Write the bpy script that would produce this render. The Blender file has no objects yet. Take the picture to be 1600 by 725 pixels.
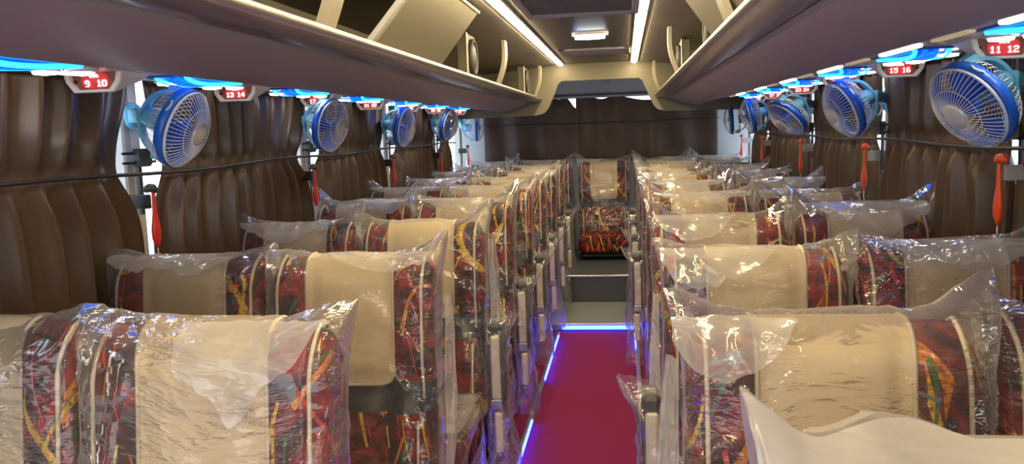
import bpy, math, random
from mathutils import Vector, Matrix, noise, Euler
random.seed(7)
PI = math.pi
sc = bpy.context.scene
COL = sc.collection

# ------------------------------------------------------------------ helpers
class MB:
    """Collects shapes; build() links them as ONE mesh object."""
    def __init__(s): s.v = []; s.f = []; s.m = []; s.sm = []
    def add(s, vs, fs, mi=0, smooth=True):
        o = len(s.v); s.v += [tuple(p) for p in vs]
        for f in fs: s.f.append(tuple(i + o for i in f)); s.m.append(mi); s.sm.append(smooth)
    def box(s, x0, x1, y0, y1, z0, z1, b=0.0, mi=0, mat=None):
        if b <= 0:
            vs = [(x, y, z) for x in (x0, x1) for y in (y0, y1) for z in (z0, z1)]
            fs = [(0,1,3,2),(4,6,7,5),(0,4,5,1),(2,3,7,6),(0,2,6,4),(1,5,7,3)]
            if mat: vs = [mat @ Vector(v) for v in vs]
            s.add(vs, fs, mi, False); return
        # chamfered box: each corner gives three vertices
        vs = []; idx = {}
        for ix, x in enumerate((x0, x1)):
            for iy, y in enumerate((y0, y1)):
                for iz, z in enumerate((z0, z1)):
                    sx, sy, sz = 1-2*ix, 1-2*iy, 1-2*iz
                    for a, p in enumerate(((x, y+sy*b, z+sz*b), (x+sx*b, y, z+sz*b), (x+sx*b, y+sy*b, z))):
                        idx[ix, iy, iz, a] = len(vs); vs.append(p)
        fs = []
        for i in (0, 1):
            fs.append([idx[i,0,0,0], idx[i,1,0,0], idx[i,1,1,0], idx[i,0,1,0]])
            fs.append([idx[0,i,0,1], idx[1,i,0,1], idx[1,i,1,1], idx[0,i,1,1]])
            fs.append([idx[0,0,i,2], idx[1,0,i,2], idx[1,1,i,2], idx[0,1,i,2]])
        for i in (0, 1):
            for j in (0, 1):
                fs.append([idx[i,j,0,0], idx[i,j,1,0], idx[i,j,1,1], idx[i,j,0,1]])
                fs.append([idx[i,0,j,0], idx[i,1,j,0], idx[i,1,j,2], idx[i,0,j,2]])
                fs.append([idx[0,i,j,1], idx[1,i,j,1], idx[1,i,j,2], idx[0,i,j,2]])
                for k in (0, 1): fs.append([idx[i,j,k,0], idx[i,j,k,1], idx[i,j,k,2]])
        c = Vector(((x0+x1)/2, (y0+y1)/2, (z0+z1)/2)); out = []
        for f in fs:
            p = [Vector(vs[q]) for q in f]
            n = (p[1]-p[0]).cross(p[2]-p[0]); m = sum(p, Vector())/len(p)
            out.append(f if n.dot(m-c) > 0 else f[::-1])
        if mat: vs = [mat @ Vector(v) for v in vs]
        s.add(vs, out, mi, False)
    def tube(s, pts, r, n=6, closed=False, caps=True, mi=0):
        pts = [Vector(p) for p in pts]; N = len(pts); rs = r if isinstance(r, (list, tuple)) else [r]*N
        vs = []; up = None
        for i, p in enumerate(pts):
            if closed: t = pts[(i+1) % N]-pts[i-1]
            else: t = pts[min(i+1, N-1)]-pts[max(i-1, 0)]
            t.normalize()
            if up is None:
                up = Vector((0, 0, 1)) if abs(t.z) < .9 else Vector((1, 0, 0))
            a = t.cross(up)
            if a.length < 1e-6: a = t.orthogonal()
            a.normalize(); b = a.cross(t); up = b
            for k in range(n):
                q = 2*PI*k/n; vs.append(p+(a*math.cos(q)+b*math.sin(q))*rs[i])
        fs = []
        for i in range(N if closed else N-1):
            j = (i+1) % N
            for k in range(n):
                l = (k+1) % n; fs.append((i*n+k, i*n+l, j*n+l, j*n+k))
        if caps and not closed:
            fs.append(tuple(range(n))[::-1]); fs.append(tuple((N-1)*n+k for k in range(n)))
        s.add(vs, fs, mi)
    def lathe(s, prof, n=32, mi=0, mat=None, smooth=True, caps=True):
        """profile of (radius, height) turned about Z"""
        vs = []; fs = []
        for (r, z) in prof:
            for k in range(n): vs.append((r*math.cos(2*PI*k/n), r*math.sin(2*PI*k/n), z))
        for i in range(len(prof)-1):
            for k in range(n):
                l = (k+1) % n; fs.append((i*n+k, i*n+l, (i+1)*n+l, (i+1)*n+k))
        if caps and prof[0][0] > 1e-5: fs.append(tuple(range(n))[::-1])
        if caps and prof[-1][0] > 1e-5: fs.append(tuple((len(prof)-1)*n+k for k in range(n)))
        if mat: vs = [mat @ Vector(v) for v in vs]
        s.add(vs, fs, mi, smooth)
    def grid(s, fn, nu, nv, mi=0, wrap=False, smooth=True):
        vs = [fn(i/(nu if wrap else nu-1), j/(nv-1)) for j in range(nv) for i in range(nu)]
        fs = []
        for j in range(nv-1):
            for i in range(nu if wrap else nu-1):
                k = (i+1) % nu; fs.append((j*nu+i, j*nu+k, (j+1)*nu+k, (j+1)*nu+i))
        s.add(vs, fs, mi, smooth)
    def prism(s, poly, axis, a, b, mi=0, smooth=False):
        """polygon (2-D) pushed along an axis from a to b"""
        def P(u, v, w): return {'x': (w, u, v), 'y': (u, w, v), 'z': (u, v, w)}[axis]
        n = len(poly); vs = [P(u, v, a) for u, v in poly]+[P(u, v, b) for u, v in poly]
        fs = [(i, (i+1) % n, n+(i+1) % n, n+i) for i in range(n)]
        s.add(vs, fs, mi, smooth); s.add(vs, [tuple(range(n))[::-1], tuple(range(n, 2*n))], mi, False)
    def mesh(s, name, mats):
        me = bpy.data.meshes.new(name); me.from_pydata(s.v, [], s.f)
        for m in (mats if isinstance(mats, (list, tuple)) else [mats]): me.materials.append(m)
        me.polygons.foreach_set('material_index', s.m); me.polygons.foreach_set('use_smooth', s.sm)
        import bmesh
        bm = bmesh.new(); bm.from_mesh(me); bmesh.ops.recalc_face_normals(bm, faces=bm.faces); bm.to_mesh(me); bm.free()
        me.update(); return me
    def build(s, name, mats, parent=None, thick=0):
        o = bpy.data.objects.new(name, s.mesh(name, mats)); COL.objects.link(o)
        if parent: o.parent = parent
        if thick:
            md = o.modifiers.new('thickness', 'SOLIDIFY'); md.thickness = thick; md.offset = 0
        return o
def tag(o, label, cat, group=None, kind=None):
    if label: o['label'] = label
    if cat: o['category'] = cat
    if group: o['group'] = group
    if kind: o['kind'] = kind
    return o
def thing(name, label, cat, loc=(0,0,0), group=None):
    o = bpy.data.objects.new(name, None); COL.objects.link(o); o.location = loc; o.empty_display_size = .1
    return tag(o, label, cat, group)
def struct(name, mb, m, label=None):
    o = mb.build(name, m); o['kind'] = 'structure'
    if label: o['label'] = label
    return o
def dup(root, loc):
    def cp(o, par):
        c = o.copy(); COL.objects.link(c)
        if par: c.parent = par
        for ch in o.children: cp(ch, c)
        return c
    r = cp(root, None); r.location = loc; return r
def sm(a, b, x):
    t = min(1, max(0, (x-a)/(b-a))); return t*t*(3-2*t)
def arc(c, r, a0, a1, n, plane='xz'):
    out = []
    for i in range(n):
        a = a0+(a1-a0)*i/(n-1); u, v = c[0]+r*math.cos(a), c[1]+r*math.sin(a); out.append((u, v))
    return out

# ------------------------------------------------------------------ materials
def mat(name, col=(.5,.5,.5), rough=.5, metal=0, spec=.5, emit=None, es=0, coat=0):
    m = bpy.data.materials.new(name); m.use_nodes = True; b = m.node_tree.nodes['Principled BSDF']
    b.inputs['Base Color'].default_value = (*col, 1); b.inputs['Roughness'].default_value = rough
    b.inputs['Metallic'].default_value = metal; b.inputs['Specular IOR Level'].default_value = spec
    b.inputs['Coat Weight'].default_value = coat
    if emit: b.inputs['Emission Color'].default_value = (*emit, 1); b.inputs['Emission Strength'].default_value = es
    return m
class NT:
    def __init__(s, m): s.t = m.node_tree; s.b = s.t.nodes.get('Principled BSDF')
    def n(s, typ, **kw):
        x = s.t.nodes.new(typ)
        for k, v in kw.items():
            if k.startswith('i_'):
                key = k[2:]; key = int(key) if key.isdigit() else key
                x.inputs[key].default_value = v
            else: setattr(x, k, v)
        return x
    def l(s, a, b): s.t.links.new(a, b)
    def math(s, op, a, b=None, c=None):
        x = s.n('ShaderNodeMath', operation=op)
        for i, q in enumerate((a, b, c)):
            if q is None: continue
            if hasattr(q, 'is_output'): s.l(q, x.inputs[i])
            else: x.inputs[i].default_value = q
        return x.outputs[0]
    def ramp(s, src, stops):
        x = s.n('ShaderNodeValToRGB'); e = x.color_ramp.elements
        while len(e) < len(stops): e.new(.5)
        for q, (p, c) in zip(e, stops): q.position = p; q.color = (*c, 1) if len(c) == 3 else c
        s.l(src, x.inputs[0]); return x.outputs[0]
    def mix(s, fac, a, b):
        x = s.n('ShaderNodeMix', data_type='RGBA')
        for key, q in ((0, fac), (6, a), (7, b)):
            if hasattr(q, 'is_output'): s.l(q, x.inputs[key])
            else: x.inputs[key].default_value = q if key == 0 else (*q, 1)
        return x.outputs[2]
    def noise(s, vec, scale, detail=2, rough=.5, dist=0):
        x = s.n('ShaderNodeTexNoise', i_Scale=scale, i_Detail=detail, i_Roughness=rough, i_Distortion=dist)
        if vec is not None: s.l(vec, x.inputs['Vector'])
        return x.outputs['Fac']
    def coords(s, rnd=True, scale=(1,1,1)):
        t = s.n('ShaderNodeTexCoord').outputs['Object']
        mp = s.n('ShaderNodeMapping', i_Scale=scale); s.l(t, mp.inputs['Vector'])
        if rnd:
            oi = s.n('ShaderNodeObjectInfo').outputs['Random']
            cb = s.n('ShaderNodeCombineXYZ')
            for k, w in enumerate((37., 53., 71.)): s.l(s.math('MULTIPLY', oi, w), cb.inputs[k])
            s.l(cb.outputs[0], mp.inputs['Location'])
        return mp.outputs[0]
    def bump(s, h, strength=.3, dist=.01):
        x = s.n('ShaderNodeBump', i_Strength=strength, i_Distance=dist); s.l(h, x.inputs['Height']); return x.outputs[0]

def fabric_mat():
    m = mat('seat_fabric', (.1,.01,.02), .75, spec=.3); t = NT(m); c = t.coords()
    base = t.ramp(t.noise(c, 9, 4, .65, 1.2), [(.36, (.010,.004,.006)), (.46, (.07,.006,.010)), (.56, (.27,.013,.018)), (.68, (.32,.032,.025)), (.8, (.06,.008,.02))])
    streak = t.ramp(t.noise(c, 26, 3, .7), [(.42, (0,0,0)), (.62, (1,1,1))])
    base = t.mix(t.math('MULTIPLY', streak, .45), base, (.012,.006,.012))
    cols = [((.62,.36,.012), 2.3, 9., .970, 0.0, .51), ((.58,.20,.010), 3.2, 11., .976, 5.3, .52), ((.03,.12,.05), 3.6, 12., .975, 11.7, .55), ((.60,.42,.05), 3.0, 14., .982, 17.9, .53), ((.12,.15,.24), 3.4, 12., .990, 23.1, .60), ((.50,.05,.03), 4.2, 10., .985, 31.4, .54)]
    brush = t.ramp(t.noise(c, 90, 2, .6), [(.34, (.15,.15,.15)), (.5, (1,1,1))])
    for col, sc_, ds, w, off, gate in cols:
        mp = t.n('ShaderNodeMapping', i_Location=(off, off*1.7, -off), i_Scale=(1.2,1.2,.7), i_Rotation=(0, .5+off, 0)); t.l(c, mp.inputs['Vector'])
        wv = t.n('ShaderNodeTexWave', i_Scale=sc_, i_Distortion=ds, i_Detail=0., **{'i_Detail Scale': 1.1}); t.l(mp.outputs[0], wv.inputs['Vector'])
        line = t.math('GREATER_THAN', wv.outputs['Fac'], w)
        g = t.math('GREATER_THAN', t.noise(mp.outputs[0], sc_*3.2, 0), gate)
        base = t.mix(t.math('MULTIPLY', t.math('MULTIPLY', line, g), brush), base, col)
    t.l(base, t.b.inputs['Base Color'])
    t.l(t.bump(t.noise(c, 400, 1), .15, .002), t.b.inputs['Normal'])
    return m
def plastic_mat(name='clear_plastic', haze=.075, tint=(.90,.87,.85), rough=.075):
    m = bpy.data.materials.new(name); m.use_nodes = True; t = NT(m); nt = m.node_tree
    nt.nodes.remove(t.b); out = nt.nodes['Material Output']
    c = t.coords()
    zone = t.ramp(t.noise(c, 5.5, 1, .5, .5), [(.44, (.08,.08,.08)), (.56, (1,1,1))])
    wob = t.n('ShaderNodeTexNoise', i_Scale=4., i_Detail=1.); t.l(c, wob.inputs['Vector'])
    wv = t.n('ShaderNodeVectorMath', operation='MULTIPLY_ADD'); t.l(wob.outputs['Color'], wv.inputs[0]); wv.inputs[1].default_value = (.12,.12,.12); t.l(c, wv.inputs[2])
    def facets(sc_, rot, st):
        mp = t.n('ShaderNodeMapping', i_Rotation=rot, i_Scale=st); t.l(wv.outputs[0], mp.inputs['Vector'])
        f1 = t.n('ShaderNodeTexVoronoi', feature='F1', i_Scale=sc_); t.l(mp.outputs[0], f1.inputs['Vector'])
        de = t.n('ShaderNodeTexVoronoi', feature='DISTANCE_TO_EDGE', i_Scale=sc_); t.l(mp.outputs[0], de.inputs['Vector'])
        return f1.outputs['Distance'], de.outputs['Distance']
    fa, ea = facets(5.5, (.5, .7, .2), (1, 1, 1.9)); fb, eb = facets(15, (-.6, .4, .9), (1, 1, 2.4)); fc, ec = facets(38, (.2, -.8, .4), (1, 1, 2.))
    broad = t.noise(c, 5, 1, .5, .6)
    mw = t.n('ShaderNodeMapping', i_Rotation=(.3, 1.1, .5), i_Scale=(1, 1, 4.)); t.l(wv.outputs[0], mw.inputs['Vector'])
    wr = t.math('ABSOLUTE', t.math('SUBTRACT', t.noise(mw.outputs[0], 17, 2, .55, .4), .5))
    h = t.math('ADD', t.math('MULTIPLY', fa, .9), t.math('ADD', t.math('MULTIPLY', fb, .30), t.math('ADD', t.math('MULTIPLY', t.math('ADD', t.math('MULTIPLY', fc, .20), t.math('MULTIPLY', wr, .8)), zone), t.math('MULTIPLY', broad, .8))))
    nrm = t.bump(h, .9, .014)
    ridge = t.ramp(ea, [(.0, (.5,.5,.5)), (.05, (0,0,0))])
    lw = t.n('ShaderNodeLayerWeight', i_Blend=.40)
    face = t.math('POWER', lw.outputs['Facing'], 1.7)
    fac = t.math('ADD', t.math('MULTIPLY', face, .82), t.math('ADD', t.math('MULTIPLY', ridge, .07), haze))
    fac = t.math('MINIMUM', fac, .85)
    tr = t.n('ShaderNodeBsdfTransparent', i_Color=(.99,.99,.99,1))
    df = t.n('ShaderNodeBsdfDiffuse', i_Color=(*tint, 1)); tl = t.n('ShaderNodeBsdfTranslucent', i_Color=(*tint, 1))
    t.l(nrm, df.inputs['Normal'])
    m1 = t.n('ShaderNodeMixShader', i_Fac=.5); t.l(df.outputs[0], m1.inputs[1]); t.l(tl.outputs[0], m1.inputs[2])
    m2 = t.n('ShaderNodeMixShader'); t.l(fac, m2.inputs[0]); t.l(tr.outputs[0], m2.inputs[1]); t.l(m1.outputs[0], m2.inputs[2])
    gl = t.n('ShaderNodeBsdfGlossy', i_Roughness=rough); t.l(nrm, gl.inputs['Normal'])
    fr = t.n('ShaderNodeFresnel', i_IOR=1.5); t.l(nrm, fr.inputs['Normal'])
    m3 = t.n('ShaderNodeMixShader'); t.l(t.math('MINIMUM', t.math('MULTIPLY', fr.outputs[0], 1.6), .5), m3.inputs[0]); t.l(m2.outputs[0], m3.inputs[1]); t.l(gl.outputs[0], m3.inputs[2])
    t.l(m3.outputs[0], out.inputs['Surface'])
    return m
def noisy(name, c1, c2, scale, rough=.6, bump=.1, stretch=(1,1,1), spec=.5, bscale=None):
    m = mat(name, c1, rough, spec=spec); t = NT(m); c = t.coords(False, stretch)
    nz = t.noise(c, scale, 4, .6)
    t.l(t.ramp(nz, [(.3, c1), (.7, c2)]), t.b.inputs['Base Color'])
    if bump: t.l(t.bump(t.noise(c, bscale or scale*2, 3), bump, .004), t.b.inputs['Normal'])
    return m
M = {}
M['fabric'] = fabric_mat()
M['plastic'] = plastic_mat()
M['opaque'] = plastic_mat('doubled_plastic', .56, (.74,.71,.70), .16)
M['milky'] = plastic_mat('milky_plastic', .34, (.90,.87,.85))
M['beige'] = noisy('beige_vinyl', (.60,.47,.29), (.66,.53,.34), 5, .5, .08, bscale=300)
M['piping'] = mat('cream_piping', (.60,.52,.38), .5)
M['navy'] = noisy('dark_vinyl', (.012,.014,.022), (.025,.027,.04), 6, .35, .25, bscale=25)
M['black'] = mat('black_plastic', (.012,.012,.013), .45)
M['darkgrey'] = noisy('charcoal_vinyl', (.045,.043,.045), (.08,.078,.08), 60, .55, .3)
M['cream'] = noisy('cream_plastic', (.62,.54,.42), (.70,.61,.48), 8, .4, .03)
M['curtain'] = noisy('brown_satin', (.088,.050,.026), (.105,.062,.033), 3, .36, .05, (1,1,.2), spec=.55, bscale=30)
M['reardrape'] = noisy('dark_brown_drape', (.060,.034,.026), (.072,.043,.032), 3, .5, .05, spec=.35)
M['carpet'] = noisy('magenta_carpet', (.185,.017,.068), (.262,.027,.098), 240, .95, .5, spec=.1)
M['rack'] = noisy('mauve_rack', (.33,.275,.35), (.36,.30,.38), 2, .36, .02, (3,.4,3), spec=.5)
M['rackrib'] = mat('rack_lip', (.17,.14,.19), .2, spec=.6)
M['alu'] = mat('aluminium', (.50,.48,.44), .3, metal=.85)
M['darkline'] = mat('dark_groove', (.02,.017,.02), .5)
M['shell'] = noisy('olive_beige_panel', (.215,.19,.14), (.235,.208,.155), 3, .45, .02)
M['lid'] = noisy('beige_lid', (.185,.163,.12), (.20,.176,.13), 2, .5, .02)
M['ceil'] = noisy('taupe_ceiling', (.17,.15,.14), (.20,.175,.16), 2, .5, .02)
M['ceilmid'] = noisy('grained_ceiling', (.085,.080,.078), (.115,.107,.10), 5, .4, .05, (1,9,1))
M['greyp'] = noisy('grey_plastic', (.42,.43,.46), (.45,.46,.49), 4, .35, .02)
M['greytrim'] = mat('light_grey_trim', (.36,.35,.34), .4)
M['white'] = mat('white_plastic', (.72,.70,.68), .35)
M['wallw'] = noisy('offwhite_wall', (.40,.41,.44), (.45,.46,.48), 3, .5, .02)
M['pillar'] = noisy('pale_pillar', (.60,.58,.54), (.66,.63,.59), 4, .45, .02)
M['skyblue'] = mat('sky_blue_plastic', (.16,.48,.68), .35)
M['blue'] = mat('blue_plastic', (.02,.14,.62), .3)
M['blade'] = mat('blade_blue', (.025,.12,.60), .25)
M['wire'] = mat('white_wire', (.72,.74,.76), .35)
M['silver'] = mat('silver_cap', (.55,.57,.60), .3, metal=.3)
M['red'] = mat('red_plastic', (.75,.035,.02), .35)
M['orange'] = mat('orange_red_plastic', (.80,.085,.015), .35)
M['tread'] = noisy('grey_tread', (.20,.205,.225), (.24,.245,.265), 60, .4, .1)
M['hatch'] = noisy('hatch_grey', (.13,.135,.13), (.16,.165,.16), 40, .5, .1)
M['riser'] = noisy('dark_speckled_riser', (.05,.055,.065), (.09,.095,.11), 140, .5, .05)
M['steel'] = mat('steel', (.5,.5,.52), .3, metal=.9)
M['face'] = mat('brown_display_face', (.20,.09,.07), .4)
M['redglow'] = mat('red_digit_bloom', (.25,.03,.03), .4, emit=(1,.03,.04), es=.35)  # bloom of the digits, put into a faintly glowing red
M['digit'] = mat('red_digits', (.9,.2,.2), .4, emit=(1,.50,.50), es=3.2)
M['neon'] = mat('blue_neon', (.02,.2,.9), .3, emit=(.0,.10,1), es=1.6)
M['neonc'] = mat('cyan_neon', (.1,.5,.9), .3, emit=(.02,.36,1), es=2.6)
M['spot'] = mat('white_spot_glow', (.9,.9,.9), .3, emit=(1,.93,.82), es=15)
M['strip'] = mat('warm_strip_glow', (.9,.9,.8), .3, emit=(1,.80,.44), es=38)
M['wstrip'] = mat('white_strip_glow', (.9,.9,.9), .3, emit=(1,.93,.82), es=2.5)
M['cstrip'] = mat('cream_diffuser', (.70,.60,.38), .4, emit=(1,.80,.48), es=.25)
M['aisle'] = mat('blue_aisle_glow', (.2,.3,.9), .3, emit=(.02,.03,1), es=24)
M['aislec'] = mat('bright_blue_aisle_glow', (.2,.4,.9), .3, emit=(.025,.06,1), es=14)
M['lampglow'] = mat('cabin_lamp_glow', (.9,.9,.9), .3, emit=(.85,.96,1), es=9)
M['lg'] = mat('green_led', (.1,.5,.2), .3, emit=(.05,1,.25), es=3)
M['lr'] = mat('red_led', (.5,.1,.1), .3, emit=(1,.06,.08), es=3)
M['lb'] = mat('blue_led', (.1,.2,.7), .3, emit=(.05,.25,1), es=6)
M['strap'] = noisy('pale_strap', (.38,.34,.26), (.42,.37,.29), 8, .4, .03)
M['speaker'] = mat('speaker_mesh', (.03,.032,.035), .5)
def glass_mat():
    m = bpy.data.materials.new('window_glass'); m.use_nodes = True; t = NT(m); m.node_tree.nodes.remove(t.b)
    tr = t.n('ShaderNodeBsdfTransparent', i_Color=(.9,.95,1,1)); g = t.n('ShaderNodeBsdfGlossy', i_Roughness=.02)
    x = t.n('ShaderNodeMixShader', i_Fac=.06); t.l(tr.outputs[0], x.inputs[1]); t.l(g.outputs[0], x.inputs[2])
    t.l(x.outputs[0], m.node_tree.nodes['Material Output'].inputs['Surface']); return m
M['glass'] = glass_mat()

# ------------------------------------------------------------------ camera (solved from the vanishing point)
F, VX, VY, S = 1323.7, 975.1, 196.3, -.0348
a, b = VX-800, VY-362.5
yv = Vector((a, b, F)).normalized(); uv = -Vector((-F*S, F, a*S-b)).normalized(); xv = yv.cross(uv)
if xv.x < 0: xv = -xv
# rows of camera axes in world space
right = Vector((xv[0], yv[0], uv[0])); down = Vector((xv[1], yv[1], uv[1])); fwd = Vector((xv[2], yv[2], uv[2]))
R = Matrix((right, -down, -fwd)).transposed()
cd = bpy.data.cameras.new('camera'); cam = bpy.data.objects.new('camera', cd); COL.objects.link(cam)
cd.sensor_width = 36; cd.lens = F/1600*36; cd.clip_start = .05
cam.matrix_world = Matrix.Translation((.205, 0, 1.39)) @ R.to_4x4()
sc.camera = cam

# ------------------------------------------------------------------ the shell of the coach
W = 1.30; Y0, Y1 = -1.9, 7.95
PL = [-.40, 1.0, 2.393, 3.782, 5.145, 6.505, 7.60]
PR = [-.20, 1.15, 2.408, 3.62, 4.919, 6.31, 7.493]
m = MB(); m.box(-W-.08, W+.08, Y0, Y1+.1, -.08, 0); struct('floor', m, M['carpet'])
ZC = 1.905
def ceil_prof():
    return [(-W-.08, 1.80), (-.62, 1.865), (-.345, 1.895), (-.345, 1.905), (-.235, 1.905), (-.235, 1.90), (.235, 1.90), (.235, 1.905), (.345, 1.905), (.345, 1.895), (.62, 1.865), (W+.08, 1.80)]
m = MB(); p = ceil_prof()
for i in range(len(p)-1):
    (x0, z0), (x1, z1) = p[i], p[i+1]
    if x1-x0 < 1e-6: continue
    mi = 1 if (x0 >= -.236 and x1 <= .236) else 0
    m.add([(x0, Y0, z0), (x1, Y0, z1), (x1, Y1+.1, z1), (x0, Y1+.1, z0), (x0, Y0, z0+.1), (x1, Y0, z1+.1), (x1, Y1+.1, z1+.1), (x0, Y1+.1, z0+.1)],
          [(0,1,2,3), (4,7,6,5), (0,4,5,1), (3,2,6,7), (0,3,7,4), (1,5,6,2)], mi, False)
struct('ceiling', m, [M['ceil'], M['ceilmid']])
for side, sg, PP in (('left', -1, PL), ('right', 1, PR)):
    m = MB(); x0, x1 = sorted((sg*W, sg*(W+.08)))
    m.box(x0, x1, Y0, Y1+.1, 0, .86); m.box(x0, x1, Y0, Y1+.1, 1.60, 1.95)
    struct('wall_'+side, m, M['wallw'])
tn = 1; wn = 1
for sg, PP in ((-1, PL), (1, PR)):
    for y in PP:
        m = MB(); x0, x1 = sorted((sg*1.262, sg*(W+.02)))
        m.box(x0, x1, y-.045, y+.045, .78, 1.62, .006); m.box(*sorted((sg*1.256, sg*1.264)), y-.012, y+.012, .80, 1.60, .002)
        struct('trim_%d' % tn, m, M['pillar']); tn += 1
    ends = PP + [Y1+.1]
    for i in range(len(ends)-1):
        m = MB(); x0, x1 = sorted((sg*(W+.03), sg*(W+.036)))
        m.box(x0, x1, ends[i]+.02, ends[i+1]-.02, .85, 1.61)
        struct('window_%d' % wn, m, M['glass']); wn += 1
# rear wall: pale side panels, rear window under a grey header
m = MB()
m.box(-W-.08, -1.04, Y1, Y1+.1, 0, 1.95); m.box(1.02, W+.08, Y1, Y1+.1, 0, 1.95); m.box(-1.04, 1.02, Y1, Y1+.1, 0, 1.13); m.box(-1.04, 1.02, Y1, Y1+.1, 1.72, 1.95)
struct('wall_rear', m, M['wallw'])
m = MB(); m.box(-1.04, 1.02, Y1+.04, Y1+.046, 1.0, 1.72); struct('window_%d' % wn, m, M['glass']); wn += 1
m = MB(); m.box(-.02, .0, Y1+.02, Y1+.05, 1.0, 1.72); 
# grey header of the rear window
m = MB(); m.prism([(7.30, 1.90), (7.52, 1.845), (7.86, 1.675), (7.90, 1.665), (7.92, 1.68), (7.92, 1.90)], 'x', -1.05, 1.03)
m.box(-1.05, 1.03, 7.80, 7.93, 1.652, 1.672, .006, 1)
for x in (-.085, .015): m.box(x, x+.075, 7.555, 7.585, 1.81, 1.835, .003, 2)
struct('trim_%d' % tn, m, [M['greyp'], M['greytrim'], M['black']]); tn += 1
# emblem strokes on the header (pale lines)
def hdr(u, v): # u across, v along slope from lower edge
    y = 7.84-v*.32; return (u, y-.004, 1.684+v*.16)
e = MB()
e.tube([hdr(-.10, .62), hdr(-.05, .78), hdr(.02, .80), hdr(-.02, .62), hdr(-.09, .50)], .004, 5)
e.tube([hdr(.00, .55), hdr(.05, .66), hdr(.085, .80), hdr(.08, .58), hdr(.05, .48)], .004, 5)
tag(e.build('emblem', M['greytrim']), 'faint curly grey emblem on the grey header above the rear window', 'emblem')
# bulkhead with a wide arched opening
yb = 6.95
m = MB()
prof = [(-W, 1.485), (-.50, 1.497), (-.44, 1.512), (-.405, 1.545), (-.365, 1.63), (-.315, 1.745), (-.29, 1.765), (.33, 1.765), (.355, 1.745), (.405, 1.63), (.445, 1.545), (.475, 1.512), (.53, 1.497), (W, 1.485)]
for yy, rev in ((yb, 0), (yb+.05, 1)):
    vs = []; 
    for x, z in prof: vs += [(x, yy, z), (x, yy, 1.93)]
    m.add(vs, [(2*i, 2*i+2, 2*i+3, 2*i+1) for i in range(len(prof)-1)], 0, False)
vs = []
for x, z in prof: vs += [(x, yb, z), (x, yb+.05, z)]
m.add(vs, [(2*i, 2*i+1, 2*i+3, 2*i+2) for i in range(len(prof)-1)], 0, False)
struct('trim_%d' % tn, m, M['shell']); tn += 1
# step and rear platform
m = MB(); m.box(-W, W, 5.72, Y1, 0, .045, .004); m.box(-.26, .26, 5.715, 5.75, .03, .05, .003, 1); struct('trim_%d' % tn, m, [M['tread'], M['steel']]); tn += 1
m = MB(); m.box(-W, W, 6.47, Y1, .045, .25, .004); m.box(-.30, .30, 6.462, 6.50, .238, .254, .003, 1); struct('trim_%d' % tn, m, [M['riser'], M['steel']]); tn += 1
# blue light lines: step nose and aisle edges
o = MB(); o.box(-.245, .245, 5.694, 5.712, .012, .034, .004); tag(o.build('step_light', M['aislec']), 'blue light bar across the aisle at the foot of the step', 'light bar')
for sg, w in ((-1, 'on the left of the aisle'), (1, 'on the right of the aisle')):
    t_ = thing('aisle_light_strip', 'blue light line along the carpet edge '+w, 'light strip', (sg*.262, 0, 0))
    k = MB()
    k.box(-.012, .012, -1.2, 5.6, .0, .024, .003); k.build('channel', M['alu'], t_)
    for (y0, y1) in (((.4, 2.3), (2.42, 2.95), (3.0, 3.85), (4.5, 5.5)) if sg < 0 else ((5.15, 5.55),)):
        k = MB(); k.box(-.005-sg*.010, .005-sg*.010, y0, y1, .012, .026, .002); k.build('glowing_tube', M['aisle'], t_)

# ------------------------------------------------------------------ luggage racks
RP = [(.462, 1.640), (.452, 1.634), (.452, 1.620), (.462, 1.614), (.476, 1.606), (.50, 1.600), (.530, 1.597), (.552, 1.600), (.56, 1.606), (.568, 1.606), (.575, 1.594), (.60, 1.584), (.66, 1.563), (.73, 1.546), (.785, 1.537), (.805, 1.538), (.815, 1.548), (.83, 1.572), (W, 1.592), (W, 1.612), (.60, 1.622), (.49, 1.626), (.478, 1.640)]
MI = lambda i: 1 if i < 3 else (2 if i < 7 else (3 if i < 9 else (1 if i == 9 else 0)))
def cover_panel(sg, y0, y1, name_lbl):
    t_ = thing('duct_cover', name_lbl, 'panel', (sg*.52, y0, 1.642))
    a0, a1 = (.515, 1.645), (.385, 1.865)     # lower and upper edge
    m = MB(); ln = y1-y0; sk = .16
    def q(x, z, y): return (sg*x-sg*.52, y, z-1.642)
    def slab(y0, y1, e, mi):
        m.add([q(a0[0]-e, a0[1], y0), q(a0[0]-e, a0[1], y1), q(a1[0]-e, a1[1], y1+sk), q(a1[0]-e, a1[1], y0+sk), q(a0[0]+.02, a0[1], y0), q(a0[0]+.02, a0[1], y1), q(a1[0]+.02, a1[1], y1+sk), q(a1[0]+.02, a1[1], y0+sk)],
              [(0,1,2,3), (4,7,6,5), (0,4,5,1), (1,5,6,2), (2,6,7,3), (3,7,4,0)], mi, False)
    slab(.03, ln, .006, 0); m.build('face_panel', M['lid'], t_)
    m = MB(); slab(0, .028, .0, 0); m.build('hinge_seam', M['greyp'], t_)
    m = MB(); m.tube([q(a1[0]-.008, a1[1]+.006, sk), q(a1[0]-.008, a1[1]+.006, ln+sk+.02)], .007, 6); m.build('edge_trim', M['greytrim'], t_)
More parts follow.
